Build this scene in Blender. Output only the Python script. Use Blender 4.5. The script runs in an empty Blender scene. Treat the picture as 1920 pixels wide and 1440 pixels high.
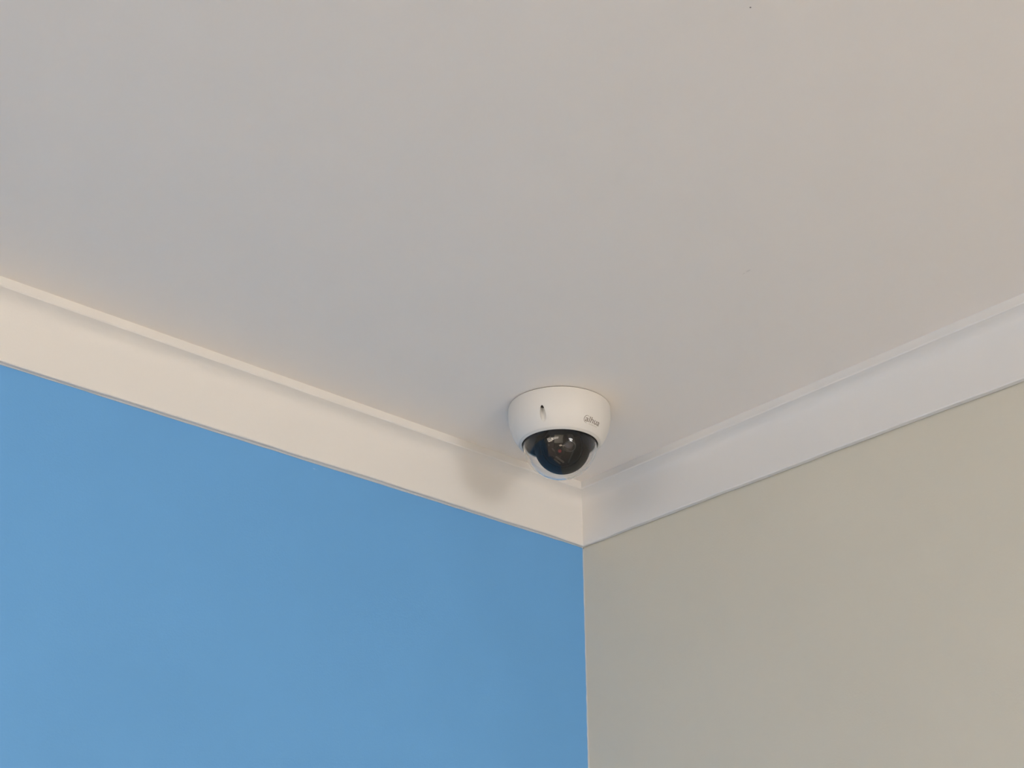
import bpy, bmesh, math, random
from mathutils import Vector, Matrix

C = bpy.context.scene.collection
ZC = 2.70            # ceiling height
RX, RY = 4.6, 5.2    # room size along x and y

# ------------------------------------------------------------------ camera
F_PX = 2500.0
cam_d = bpy.data.cameras.new('camera')
cam_d.sensor_fit = 'HORIZONTAL'; cam_d.sensor_width = 36.0
cam_d.lens = 36.0 * F_PX / 1920.0
cam_d.clip_start = 0.02
cam = bpy.data.objects.new('camera', cam_d); C.objects.link(cam)
yaw, pitch, roll = 0.855160, 0.473400, 0.000424
cy_, sy_, cp_, sp_ = math.cos(yaw), math.sin(yaw), math.cos(pitch), math.sin(pitch)
fw = Vector((cy_ * cp_, sy_ * cp_, sp_)); rt = Vector((sy_, -cy_, 0)); up = rt.cross(fw)
r2 = rt * math.cos(roll) + up * math.sin(roll); u2 = -rt * math.sin(roll) + up * math.cos(roll)
M = Matrix((r2, u2, -fw)).transposed().to_4x4()
M.translation = Vector((-1.189876, -1.221812, ZC - 0.702246))
cam.matrix_world = M
bpy.context.scene.camera = cam

# ------------------------------------------------------------------ world, light, exposure
w = bpy.data.worlds.new('world'); bpy.context.scene.world = w; w.use_nodes = True
bg = w.node_tree.nodes['Background']
bg.inputs[0].default_value = (0.80, 0.90, 1.0, 1); bg.inputs[1].default_value = 1.0
def window_light(name, loc, rot, sx, sy, power, col):
    l = bpy.data.lights.new(name, 'AREA'); l.shape = 'RECTANGLE'; l.size = sx; l.size_y = sy
    l.energy = power; l.color = col
    o = bpy.data.objects.new(name, l); o.location = loc; o.rotation_euler = rot; C.objects.link(o)
    return o
WIN1 = (-1.00, 0.95, 0.98, 1.50)    # centre x, width, sill height, height   (wall behind the photographer)
FILL_WIN = (-2.5, 3.6, 1.75, 0.70)       # centre y, width, sill height, height    (added unseen fill, far left wall)
window_light('daylight_or_fill', (WIN1[0], -RY - 0.10, WIN1[2] + WIN1[3] / 2), (math.radians(42), 0, 0), WIN1[1], WIN1[3], 88, (1.0, 0.955, 0.90))
window_light('daylight_or_fill', (-RX - 0.10, FILL_WIN[0], FILL_WIN[2] + FILL_WIN[3] / 2), (math.radians(84), 0, math.radians(-90)), FILL_WIN[1], FILL_WIN[3], 56, (1.0, 0.90, 0.78))  # added fill through a made-up window, brightens grey wall and right cornice
bounce_sun_d = bpy.data.lights.new('bounce_sun', 'SUN'); bounce_sun_d.energy = 90; bounce_sun_d.angle = math.radians(0.6); bounce_sun_d.color = (1.0, 0.90, 0.80)  # added, unseen: strikes the floor so its bounce brightens the ceiling
bounce_sun = bpy.data.objects.new('bounce_sun', bounce_sun_d); C.objects.link(bounce_sun)
bounce_sun.rotation_euler = Vector((-1.4, 1.0, -1.3)).to_track_quat('-Z', 'Y').to_euler()
vs = bpy.context.scene.view_settings
vs.view_transform = 'Standard'; vs.look = 'None'; vs.gamma = 1.0; vs.use_curve_mapping = False
vs.exposure = -0.10

# ------------------------------------------------------------------ helpers
def srgb(r, g, b):
    f = lambda c: (c / 255 / 12.92) if c / 255 <= 0.04045 else ((c / 255 + 0.055) / 1.055) ** 2.4
    return (f(r), f(g), f(b), 1)
def mat(name, col, rough=0.5, metal=0.0, spec=0.5, bump=0.0, bscale=300, mottle=0.0, mscale=3.0, trans=0.0, ior=1.45, emit=None, es=0):
    m = bpy.data.materials.new(name); m.use_nodes = True
    nt = m.node_tree; b = nt.nodes['Principled BSDF']
    b.inputs['Base Color'].default_value = col; b.inputs['Roughness'].default_value = rough
    b.inputs['Metallic'].default_value = metal; b.inputs['Specular IOR Level'].default_value = spec
    b.inputs['Transmission Weight'].default_value = trans; b.inputs['IOR'].default_value = ior
    if emit: b.inputs['Emission Color'].default_value = emit; b.inputs['Emission Strength'].default_value = es
    if bump or mottle:
        tc = nt.nodes.new('ShaderNodeTexCoord')
    if bump:
        n = nt.nodes.new('ShaderNodeTexNoise'); n.inputs['Scale'].default_value = bscale; n.inputs['Detail'].default_value = 3
        bp = nt.nodes.new('ShaderNodeBump'); bp.inputs['Strength'].default_value = bump; bp.inputs['Distance'].default_value = 0.0006
        nt.links.new(tc.outputs['Object'], n.inputs['Vector']); nt.links.new(n.outputs['Fac'], bp.inputs['Height'])
        nt.links.new(bp.outputs['Normal'], b.inputs['Normal'])
    if mottle:
        n = nt.nodes.new('ShaderNodeTexNoise'); n.inputs['Scale'].default_value = mscale; n.inputs['Detail'].default_value = 4
        mr = nt.nodes.new('ShaderNodeMapRange')
        mr.inputs['From Min'].default_value = 0.3; mr.inputs['From Max'].default_value = 0.7
        mr.inputs['To Min'].default_value = 1 - mottle; mr.inputs['To Max'].default_value = 1 + mottle
        mx = nt.nodes.new('ShaderNodeMix'); mx.data_type = 'RGBA'; mx.blend_type = 'MULTIPLY'; mx.inputs[0].default_value = 1
        mx.inputs[6].default_value = col
        nt.links.new(tc.outputs['Object'], n.inputs['Vector']); nt.links.new(n.outputs['Fac'], mr.inputs['Value'])
        nt.links.new(mr.outputs['Result'], mx.inputs[7]); nt.links.new(mx.outputs[2], b.inputs['Base Color'])
    return m

CEIL = mat('ceiling_paint', (0.905, 0.85, 0.795, 1), 0.75, spec=0.25, bump=0.10, bscale=350, mottle=0.012, mscale=2.2)
PLASTER = mat('cornice_paint', (0.795, 0.778, 0.755, 1), 0.65, spec=0.3, bump=0.12, bscale=400)
BLUE = mat('blue_wall_paint', (0.150, 0.41, 0.81, 1), 0.55, spec=0.3, bump=0.25, bscale=420, mottle=0.025, mscale=5)
GREY = mat('grey_wall_paint', (0.68, 0.645, 0.550, 1), 0.65, spec=0.3, bump=0.2, bscale=420, mottle=0.02, mscale=3)
FLOORM = mat('floor_tile', (0.74, 0.665, 0.59, 1), 0.4, mottle=0.05)
OTHERW = mat('white_wall_paint', (0.78, 0.76, 0.72, 1), 0.65, spec=0.3)
CAULK = mat('corner_filler', (0.54, 0.585, 0.66, 1), 0.7)
WHITEP = mat('window_white', (0.8, 0.8, 0.78, 1), 0.4)
CHIP = mat('paint_chip', (0.27, 0.52, 0.86, 1), 0.8)
SCUFF = mat('grey_scuff', (0.80, 0.75, 0.70, 1), 0.8)
SPECK = mat('dark_speck', (0.25, 0.22, 0.20, 1), 0.8)

def link(name, me, m, parent=None):
    o = bpy.data.objects.new(name, me); C.objects.link(o)
    if m: me.materials.append(m)
    if parent: o.parent = parent
    return o
def from_bm(name, bm, m, parent=None, smooth=None):
    me = bpy.data.meshes.new(name); bmesh.ops.recalc_face_normals(bm, faces=bm.faces); bm.to_mesh(me); bm.free()
    if smooth is not None:
        for p in me.polygons: p.use_smooth = True
        me.set_sharp_from_angle(angle=math.radians(smooth))
    return link(name, me, m, parent)
def add_box(bm, lo, hi, mtx=None):
    vs_ = [bm.verts.new((x, y, z)) for x in (lo[0], hi[0]) for y in (lo[1], hi[1]) for z in (lo[2], hi[2])]
    for f in ((0,1,3,2),(4,6,7,5),(0,4,5,1),(2,3,7,6),(0,2,6,4),(1,5,7,3)): bm.faces.new([vs_[i] for i in f])
    if mtx:
        for v in vs_: v.co = mtx @ v.co
    return vs_
def lathe(bm, prof, n=96, mtx=None, closed=False, caps=True):
    """revolve (r, z) points about z"""
    rings = []
    for r, z in prof:
        if r < 1e-7: rings.append([bm.verts.new((0, 0, z))])
        else: rings.append([bm.verts.new((r * math.cos(2*math.pi*i/n), r * math.sin(2*math.pi*i/n), z)) for i in range(n)])
    pairs = list(zip(rings, rings[1:])) + ([(rings[-1], rings[0])] if closed else [])
    for a, b in pairs:
        for i in range(n):
            j = (i + 1) % n
            if len(a) == 1 and len(b) == 1: continue
            if len(a) == 1: bm.faces.new((a[0], b[i], b[j]))
            elif len(b) == 1: bm.faces.new((a[i], b[0], a[j]))
            else: bm.faces.new((a[i], b[i], b[j], a[j]))
    if mtx:
        for rg in rings:
            for v in rg: v.co = mtx @ v.co
def structure(o): o['kind'] = 'structure'; return o

# ------------------------------------------------------------------ room shell
T = 0.12
def slab(name, lo, hi, m):
    bm = bmesh.new(); add_box(bm, lo, hi); return structure(from_bm(name, bm, m))
ceiling = slab('ceiling', (-RX - T, -RY - T, ZC), (T, T, ZC + T), CEIL)
floor = slab('floor', (-RX - T, -RY - T, -T), (T, T, 0), FLOORM)
wall_left = slab('wall_left', (-RX, 0, 0), (0, T, ZC), BLUE)           # the blue wall
wall_right = slab('wall_right', (0, -RY, 0), (T, T, ZC), GREY)         # the grey wall
def wall_with_hole(name, axis, a0, a1, off0, off1, h0, h1, zb, zt, m):
    bm = bmesh.new()
    for lo, hi, z0, z1 in ((a0, h0, 0, ZC), (h1, a1, 0, ZC), (h0, h1, 0, zb), (h0, h1, zt, ZC)):
        if axis == 'x': add_box(bm, (lo, off0, z0), (hi, off1, z1))
        else: add_box(bm, (off0, lo, z0), (off1, hi, z1))
    return structure(from_bm(name, bm, m))
wall_with_hole('wall_back', 'x', -RX, 0, -RY - T, -RY, WIN1[0]-WIN1[1]/2, WIN1[0]+WIN1[1]/2, WIN1[2], WIN1[2]+WIN1[3], OTHERW)
wall_with_hole('wall_far_left', 'y', -RY - T, T, -RX - T, -RX, FILL_WIN[0]-FILL_WIN[1]/2, FILL_WIN[0]+FILL_WIN[1]/2, FILL_WIN[2], FILL_WIN[2]+FILL_WIN[3], OTHERW)
def window(name, axis, c, wd, zb, h, off):
    bm = bmesh.new(); t = 0.045
    def bar(a0, a1, z0, z1):
        if axis == 'x': add_box(bm, (a0, off - 0.02, z0), (a1, off + 0.03, z1))
        else: add_box(bm, (off - 0.02, a0, z0), (off + 0.03, a1, z1))
    bar(c - wd/2, c - wd/2 + t, zb, zb + h); bar(c + wd/2 - t, c + wd/2, zb, zb + h)
    bar(c - wd/2 + t, c + wd/2 - t, zb, zb + t); bar(c - wd/2 + t, c + wd/2 - t, zb + h - t, zb + h)
    bar(c - wd/2 + t, c + wd/2 - t, zb + h * 0.62, zb + h * 0.62 + t)
    return structure(from_bm(name, bm, WHITEP))
window('window_1', 'x', WIN1[0], WIN1[1], WIN1[2], WIN1[3], -RY - 0.05)
window('fill_window', 'y', FILL_WIN[0], FILL_WIN[1], FILL_WIN[2], FILL_WIN[3], -RX - 0.05)  # made-up frame around the added fill opening

# ------------------------------------------------------------------ plaster cornices
# profile: (distance from wall, drop below ceiling)
PC, PD, PE, PL = 0.0307, 0.0789, 0.0105, 0.0080
prof = [(PC, -0.002), (PC, PE - 0.0012), (PC - 0.0010, PE)]
def catmull(pts, k=5):
    out = []
    for i in range(len(pts) - 1):
        p0, p1, p2, p3 = pts[max(i-1, 0)], pts[i], pts[i+1], pts[min(i+2, len(pts)-1)]
        for j in range(k):
            t = j / k
            out.append(tuple(0.5 * (2*p1[a] + (p2[a]-p0[a])*t + (2*p0[a]-5*p1[a]+4*p2[a]-p3[a])*t*t + (3*p1[a]-p0[a]-3*p2[a]+p3[a])*t**3) for a in (0, 1)))
    out.append(pts[-1]); return out
# hollow: starts almost level under the fillet, ends almost plumb
prof += catmull([(PC - 0.0016, PE + 0.0001), (0.0215, 0.0132), (0.0150, 0.0178), (0.0112, 0.0255), (0.0093, 0.0370), (0.0084, 0.0550), (PL, PD - 0.0012)], 4)
prof += [(PL - 0.0008, PD), (0.0015, PD), (0.0014, PD - 0.0035), (-0.002, PD - 0.0035)]
def cornice(name, axis, length, seed, lip, rise):
    # lip: thickness of the bottom edge; rise: how far the edge stops short of the paint line
    rnd = random.Random(seed); bm = bmesh.new()
    n = 150; ph = [rnd.uniform(0, 6.28) for _ in range(5)]
    rows = []
    for k in range(n + 1):
        s = length * (k / n) ** 1.8
        env = min(1.0, s / 0.03)
        wob = env * sum(math.sin(s * q + p) * a for q, p, a in zip((9, 23, 41, 77, 120), ph, (.00035, .00022, .00018, .00012, .0001)))
        row = []
        lp = 0.0055 + (lip - 0.0055) * min(1.0, s / 0.10)
        rs = 0.0006 + (rise - 0.0006) * min(1.0, s / 0.06)
        for d, z in prof:
            k_ = max(0.0, (z - 0.035) / (PD - 0.035))
            if d > 0.002: d += (lp - PL) * k_
            z -= rs * k_
            al = -(d + (s * (length - d) / length))
            zz = z + (wob if z > 0.06 else wob * 0.25 if z > PE - 0.004 else 0)
            row.append(bm.verts.new((al, -d, ZC - zz) if axis == 'x' else (-d, al, ZC - zz)))
        rows.append(row)
    for a, b in zip(rows, rows[1:]):
        for i in range(len(prof) - 1): bm.faces.new((a[i], a[i+1], b[i+1], b[i]))
    return structure(from_bm(name, bm, PLASTER, smooth=32))
trim_1 = cornice('trim_1', 'x', RX, 3, 0.0058, 0.0020)
trim_2 = cornice('trim_2', 'y', RY, 8, 0.0085, 0.0006)

# unpainted filler line down the inside corner
bm = bmesh.new(); rnd = random.Random(5); prev = None
for k in range(121):
    z = ZC - PD - 0.001 - 0.9 * k / 120
    wd = 0.0016 + rnd.uniform(-.0003, .0003)
    row = [bm.verts.new((-wd, 0.001, z)), bm.verts.new((-wd, -0.0004, z)), bm.verts.new((0.0005, -0.0006, z))]
    if prev:
        for i in range(2): bm.faces.new((prev[i], prev[i+1], row[i+1], row[i]))
    prev = row
structure(from_bm('trim_3', bm, CAULK))
# unpainted filler line between the left cornice and the blue paint
bm = bmesh.new(); prev = None
for k in range(241):
    x = -0.0005 - RX * (k / 240) ** 1.6
    zz = ZC - PD - rnd.uniform(-.00025, .00025)
    row = [bm.verts.new((x, -0.0008, ZC - PD + 0.0045)), bm.verts.new((x, -0.0008, zz)), bm.verts.new((x, 0.001, zz))]
    if prev:
        for i in range(2): bm.faces.new((prev[i], prev[i+1], row[i+1], row[i]))
    prev = row
structure(from_bm('trim_4', bm, CAULK))

# small flaws in the paint
def blob(name, pts, m, parent):
    bm = bmesh.new()
    for c, ax, ay, nrm, rx, ry in pts:
        c, ax, ay, nrm = map(Vector, (c, ax, ay, nrm))
        top = bm.verts.new(c + nrm * 0.0002)
        ring = [bm.verts.new(c + ax * rx * math.cos(i * math.pi / 6) * (1 + .25 * math.sin(i * 2.3)) + ay * ry * math.sin(i * math.pi / 6)) for i in range(12)]
        for i in range(12): bm.faces.new((top, ring[i], ring[(i+1) % 12]))
    return from_bm(name, bm, m, parent)
def ray_to(px, py, axis, val):
    d = fw + r2 * ((px - 960) / F_PX) - u2 * ((py - 720) / F_PX)
    o = M.translation; return o + d * ((val - o[axis]) / d[axis])
X, Y, Z = Vector((1,0,0)), Vector((0,1,0)), Vector((0,0,1))
blob('paint_chip', [(ray_to(589, 879, 1, 0), X, Z, -Y, 0.0017, 0.0007), (ray_to(594, 881, 1, 0), X, Z, -Y, 0.0007, 0.0004)], CHIP, wall_left)
dg = (r2.xy.to_3d() * 0.75 - fw.xy.to_3d()).normalized()
blob('scuff', [(ray_to(1403, 508, 2, ZC), dg, dg.cross(Z), -Z, 0.0030, 0.0012), (ray_to(1395, 513, 2, ZC), dg, dg.cross(Z), -Z, 0.0016, 0.0006)], SCUFF, ceiling)
blob('speck', [(ray_to(1407, 14, 2, ZC), X, Y, -Z, 0.0007, 0.0007)], SPECK, ceiling)
blob('chipped_corner', [((-0.0030, -0.001, ZC - PD - 0.0002), X, Z, -Y, 0.0009, 0.0010)], PLASTER, wall_left)
blob('corner_hole', [((-0.0008, -0.0016, ZC - PD - 0.0010), X, Z, -Y, 0.0006, 0.0007)], SPECK, wall_left)

# ------------------------------------------------------------------ dome security camera
HOUSE = mat('housing_white', (0.75, 0.73, 0.70, 1), 0.42, spec=0.4, bump=0.04, bscale=900)
GAP_SHADE = mat('mount_gap_shade', (0.10, 0.085, 0.07, 1), 0.8)  # dark colour stands for the shade in the ceiling gap
BLACK = mat('black_plastic', (0.010, 0.0085, 0.009, 1), 0.6, spec=0.06)
SOFTBLACK = mat('black_matt_plastic', (0.020, 0.018, 0.019, 1), 0.6)
RUBBER = mat('black_rubber', (0.006, 0.006, 0.006, 1), 0.7)
CLEAR = mat('clear_dome', (1, 1, 1, 1), 0.0, trans=1.0, ior=1.34)
LENSG = mat('lens_glass', (0.02, 0.015, 0.03, 1), 0.02, spec=1.0)
STEEL = mat('brushed_steel', (0.35, 0.34, 0.33, 1), 0.35, metal=1.0)
SCREWM = mat('screw_with_shade', (0.07, 0.06, 0.055, 1), 0.5, metal=0.5)  # steel darkened to give the shade at the slot top
DIMPLATE = mat('dim_grey_plate', (0.075, 0.065, 0.055, 1), 0.6)
BOARD = mat('olive_plate', (0.15, 0.13, 0.105, 1), 0.6)
BROWN = mat('brown_component', (0.030, 0.020, 0.018, 1), 0.6, spec=0.2)
SILVER = mat('solder_silver', (0.55, 0.52, 0.48, 1), 0.3, metal=0.9)
DULL = mat('dull_ring', (0.10, 0.095, 0.09, 1), 0.4, metal=0.6)
SILVERDARK = mat('dull_metal', (0.22, 0.20, 0.18, 1), 0.4, metal=0.7)
RED = mat('red_sensor', (0.30, 0.025, 0.035, 1), 0.5)
INK = mat('logo_ink', (0.27, 0.235, 0.205, 1), 0.5)
PALEINK = mat('pale_logo_ink', (0.55, 0.52, 0.47, 1), 0.5)

root = bpy.data.objects.new('dome_camera', None); C.objects.link(root)
root.location = (-0.20516, -0.17550, ZC)
root.empty_display_size = 0.06
root['label'] = 'white round dome security camera with clear bubble cover mounted on the ceiling near the corner'
root['category'] = 'security camera'
PHI = math.atan2(-1.221812 + 0.17550, -1.189876 + 0.20516)   # bearing of the viewer, seen from the dome

# housing
body_pts = [(0.0600, 0.0006), (0.0607, 0.0010), (0.0610, 0.0022), (0.0611, 0.0120), (0.0607, 0.0180), (0.0598, 0.0235), (0.0583, 0.0290), (0.0562, 0.0345), (0.0535, 0.0398), (0.0512, 0.0436), (0.0492, 0.0462), (0.0482, 0.0470)]
rim_pts = [(0.0477, 0.0470), (0.0472, 0.0474), (0.0461, 0.0482), (0.0452, 0.0483), (0.0447, 0.0478), (0.0446, 0.0465)]
fine = body_pts[:3] + catmull(body_pts[3:], 5)
def surf(s_z):
    """outer radius and slope of the housing at a drop of s_z"""
    for a, b in zip(fine, fine[1:]):
        if a[1] <= s_z <= b[1]:
            t = (s_z - a[1]) / max(b[1] - a[1], 1e-9); return a[0] + (b[0]-a[0]) * t
    return fine[-1][0]
bm = bmesh.new()
lathe(bm, [(r, -z) for r, z in fine + rim_pts + [(0.0446, 0.0400), (0.0440, 0.0015), (0.0500, 0.0006)]], n=240, closed=True)
housing = from_bm('housing', bm, HOUSE, root)
def bore(delta, rr, zr, z_top, tilt=0.0):
    a = PHI + math.radians(delta)
    bm2 = bmesh.new()
    m4 = Matrix.Translation((rr * math.cos(a), rr * math.sin(a), -zr)) @ Matrix.Rotation(a, 4, 'Z') @ Matrix.Rotation(math.radians(tilt), 4, 'Y')
    lathe(bm2, [(0, z_top), (0.0036, z_top), (0.0036, -0.06), (0, -0.06)], n=48, mtx=m4)
    return from_bm('bore', bm2, None, root)
cut = bore(-19.5, 0.0564, 0.0, -0.0150, 0)
md = housing.modifiers.new('slot', 'BOOLEAN'); md.operation = 'DIFFERENCE'; md.object = cut; md.solver = 'EXACT'
dg_ = bpy.context.evaluated_depsgraph_get()
me = bpy.data.meshes.new_from_object(housing.evaluated_get(dg_), depsgraph=dg_)
housing.modifiers.clear(); housing.data = me; me.name = 'housing'
bpy.data.objects.remove(cut, do_unlink=True)
for p in me.polygons: p.use_smooth = True
me.set_sharp_from_angle(angle=math.radians(30))

# screw in the slot, coloured darker for the shade at the slot top
a = PHI + math.radians(-19.5)
bm = bmesh.new()
lathe(bm, [(0, -0.0212), (0.0013, -0.0212), (0.0015, -0.0231), (0.0029, -0.0231), (0.0033, -0.0222), (0.0033, -0.0130), (0, -0.0130)], n=24,
      mtx=Matrix.Translation((0.0564 * math.cos(a), 0.0564 * math.sin(a), 0)))
from_bm('screw', bm, SCREWM, root, 30)['label'] = 'steel screw in the side slot, darkened for shade'

# thin plate at the ceiling, coloured dark as the shade in the gap
bm = bmesh.new(); lathe(bm, [(0, 0), (0.0596, 0), (0.0596, -0.0007), (0, -0.0007)], n=120)
from_bm('mounting_plate', bm, GAP_SHADE, root, 30)
# dark seal ring, black liner above the bubble
bm = bmesh.new(); lathe(bm, [(0.0447, -0.0400), (0.0447, -0.0470), (0.0441, -0.0476), (0.0428, -0.0474), (0.0425, -0.0400)], n=160, closed=True)
from_bm('seal_ring', bm, RUBBER, root, 30)
bm = bmesh.new(); lathe(bm, [(0, -0.0425), (0.0360, -0.0425), (0.0424, -0.0440), (0.0424, -0.0400), (0, -0.0400)], n=120)
from_bm('inner_liner', bm, SOFTBLACK, root, 30)
# clear bubble: a shell with real thickness
bm = bmesh.new()
ro, ri, zc = 0.0440, 0.0424, -0.0460
N = 40
outer = [(ro * math.sin(t), zc - ro * math.cos(t)) for t in [math.pi/2 * i / N for i in range(N + 1)]]
inner = [(ri * math.sin(t), zc - ri * math.cos(t)) for t in [math.pi/2 * i / N for i in range(N + 1)]]
outer[0] = (0, outer[0][1]); inner[0] = (0, inner[0][1])
lathe(bm, outer + inner[::-1], n=160)
from_bm('dome_cover', bm, CLEAR, root, 40)

# ---- camera module inside the bubble
aim = (M.translation - Vector((-0.20516, -0.1755, ZC - 0.05))).normalized()
ax_r = r2 - aim * r2.dot(aim); ax_r.normalize(); ax_u = aim.cross(ax_r)
EC = Vector((0, 0, -0.0500)) + ax_r * 0.0028
ER = 0.0330
# local frame: x right, y up, z towards the viewer
E4 = Matrix((ax_r, ax_u, aim)).transposed().to_4x4(); E4.translation = EC
def at(u, v, wz): return E4 @ Matrix.Translation((u, v, wz))
bm = bmesh.new()
OPEN = 0.0245
t0 = math.asin(OPEN / ER)
pr = [(ER * math.sin(t), ER * math.cos(t)) for t in [t0 + (math.pi - t0) * i / 40 for i in range(41)]]
pr[-1] = (0, -ER)
zf = ER * math.cos(t0)
fl = zf - 0.015
lathe(bm, [(0, fl), (OPEN - 0.0020, fl), (OPEN - 0.0008, zf - 0.0008), (OPEN - 0.0004, zf)] + pr, n=96, mtx=E4)
eye = from_bm('eyeball', bm, BLACK, root, 35)
def tube(bm, prof_, u, v, wz, n=40, tilt=0.0, yawd=0.0):
    lathe(bm, prof_, n=n, mtx=at(u, v, wz) @ Matrix.Rotation(math.radians(yawd), 4, 'Y') @ Matrix.Rotation(math.radians(tilt), 4, 'X'))
LB = dict(u=0.0070, v=0.0085, wz=fl + 0.0055, tilt=38, yawd=6)
bm = bmesh.new(); tube(bm, [(0, 0.0090), (0.0056, 0.0090), (0.0060, 0.0132), (0.0068, 0.0138), (0.0074, 0.0132), (0.0074, 0.0070), (0.0066, 0.0064), (0.0066, -0.0040), (0, -0.0040)], **LB)
barrel = from_bm('lens_barrel', bm, BLACK, root, 30)
bm = bmesh.new(); tube(bm, [(0.0070, 0.0138), (0.0072, 0.0141), (0.0075, 0.0139), (0.0076, 0.0130)], **LB)
from_bm('lens_ring', bm, DULL, barrel, 40)
bm = bmesh.new(); tube(bm, [(0.0056 * math.sin(t), 0.0095 + 0.0032 * math.cos(t)) for t in [math.pi/2 * i / 10 for i in range(11)]], **LB)
from_bm('lens', bm, LENSG, barrel, 60)
def boxpart(name, u, v, wz, sx, sy, sz, rot, m, parent=root):
    bm = bmesh.new(); add_box(bm, (-sx/2, -sy/2, 0), (sx/2, sy/2, sz), at(u, v, wz) @ Matrix.Rotation(math.radians(rot), 4, 'Z'))
    bmesh.ops.bevel(bm, geom=bm.edges[:], offset=min(sx, sy, sz) * 0.18, segments=1, affect='EDGES')
    return from_bm(name, bm, m, parent)
boxpart('sensor_plate', -0.0035, 0.0090, fl + 0.003, 0.0120, 0.0100, 0.003, -2, BOARD)
boxpart('circuit_board', -0.0135, 0.0000, fl, 0.0075, 0.0230, 0.002, 4, BROWN)
boxpart('circuit_board', -0.0075, -0.0100, fl, 0.0070, 0.0120, 0.002, 38, BROWN)
boxpart('connector', -0.0140, 0.0068, fl + 0.002, 0.0052, 0.0016, 0.003, 18, SILVER)
boxpart('connector', -0.0115, 0.0090, fl + 0.002, 0.0030, 0.0014, 0.003, -35, SILVER)
boxpart('connector', -0.0150, 0.0125, fl + 0.002, 0.0016, 0.0050, 0.003, -6, BROWN)
boxpart('connector', -0.0160, 0.0020, fl + 0.002, 0.0018, 0.0022, 0.002, 10, DIMPLATE)
boxpart('connector', -0.0105, -0.0035, fl + 0.002, 0.0018, 0.0046, 0.002, 40, DIMPLATE)
boxpart('connector', -0.0140, -0.0050, fl + 0.002, 0.0014, 0.0040, 0.002, 38, BROWN)
boxpart('inner_strip', -0.0030, -0.0150, fl + 0.002, 0.0120, 0.0022, 0.003, -36, DIMPLATE)  # grey strip stands in for a diagonal reflection on the bubble
boxpart('inner_strip', -0.0060, -0.0172, fl, 0.0090, 0.0016, 0.003, -36, DIMPLATE)  # second strip of the same painted reflection
boxpart('inner_strip', 0.0100, -0.0120, fl + 0.002, 0.0014, 0.0150, 0.003, -24, SOFTBLACK)
boxpart('screw_head', -0.0020, 0.0018, fl + 0.006, 0.0030, 0.0024, 0.002, 30, SILVERDARK)
boxpart('screw_head', 0.0012, -0.0010, fl + 0.006, 0.0012, 0.0012, 0.002, 20, SILVERDARK)
bm = bmesh.new(); tube(bm, [(0, 0), (0.0060, 0), (0.0056, 0.006), (0.0036, 0.0066), (0, 0.0066)], -0.0030, -0.0048, fl)
hold = from_bm('sensor_mount', bm, BLACK, root, 35)
bm = bmesh.new(); tube(bm, [(0.0021 * math.cos(t), 0.0066 + 0.0014 * math.sin(t)) for t in [math.pi/2 * i / 6 for i in range(7)]], -0.0030, -0.0050, fl)
from_bm('red_sensor', bm, RED, hold, 60)['label'] = 'small red sensor dot'

# ---- printed logo wrapped on the housing
def wrap_text(name, body, size, u0, v0, delta, z_mid, m, weight=0.0, sx=1.0, extra=None, lift=0.00012):
    bmt = bmesh.new()
    if body:
        cu = bpy.data.curves.new('t', 'FONT'); cu.body = body; cu.size = size; cu.offset = weight; cu.resolution_u = 6; cu.shear = 0.12
        to = bpy.data.objects.new('t', cu); C.objects.link(to)
        d = bpy.context.evaluated_depsgraph_get()
        tm = bpy.data.meshes.new_from_object(to.evaluated_get(d), depsgraph=d)
        bpy.data.objects.remove(to, do_unlink=True)
        bmt.from_mesh(tm)
        for v in bmt.verts: v.co = Vector((v.co.x * sx + u0, v.co.y + v0, 0))
    if extra: extra(bmt)
    bmesh.ops.triangulate(bmt, faces=bmt.faces[:])
    ext = bmesh.ops.extrude_face_region(bmt, geom=bmt.faces[:])
    for e in ext['geom']:
        if isinstance(e, bmesh.types.BMVert): e.co.z = 1.0
    a0 = PHI + math.radians(delta)
    h = 0.0005; slope = (surf(z_mid + h) - surf(z_mid - h)) / (2 * h); ln = math.hypot(1, slope)
    for v in bmt.verts:
        zz = z_mid - v.co.y / ln; r = surf(zz); an = a0 + v.co.x / surf(z_mid)
        s_ = (surf(zz + h) - surf(zz - h)) / (2 * h); q = math.hypot(1, s_)
        off = lift if v.co.z > 0.5 else -0.0002
        rr = r + off / q; zo = -(zz - off * s_ / q)
        v.co = Vector((rr * math.cos(an), rr * math.sin(an), zo))
    return from_bm(name, bmt, m, housing)
LS = 0.0098
def arc(bmt):
    # the open stroke that sweeps round the first letter
    prev = None; cx, cy = 0.0027, 0.0027
    for i in range(37):
        t = math.radians(50 + (285 - 50) * i / 36)
        wv = 0.00035 * (0.35 + 0.65 * math.sin(math.pi * min(1, i / 36 * 1.05)))
        ra, rb = 0.0038, 0.0044
        p = [bmt.verts.new((cx + (ra + s * wv) * math.cos(t), cy + (rb + s * wv) * math.sin(t), 0)) for s in (-1, 1)]
        if prev: bmt.faces.new((prev[0], prev[1], p[1], p[0]))
        prev = p
wrap_text('logo', 'alhua', LS, 0.0, 0.0, 32.2, 0.0385, INK, 0.00010, 1.12, arc)
wrap_text('logo_small_line', 'TECHNOLOGY', 0.0019, 0.0062, -0.0026, 32.2, 0.0385, PALEINK, 0.0, 1.1)
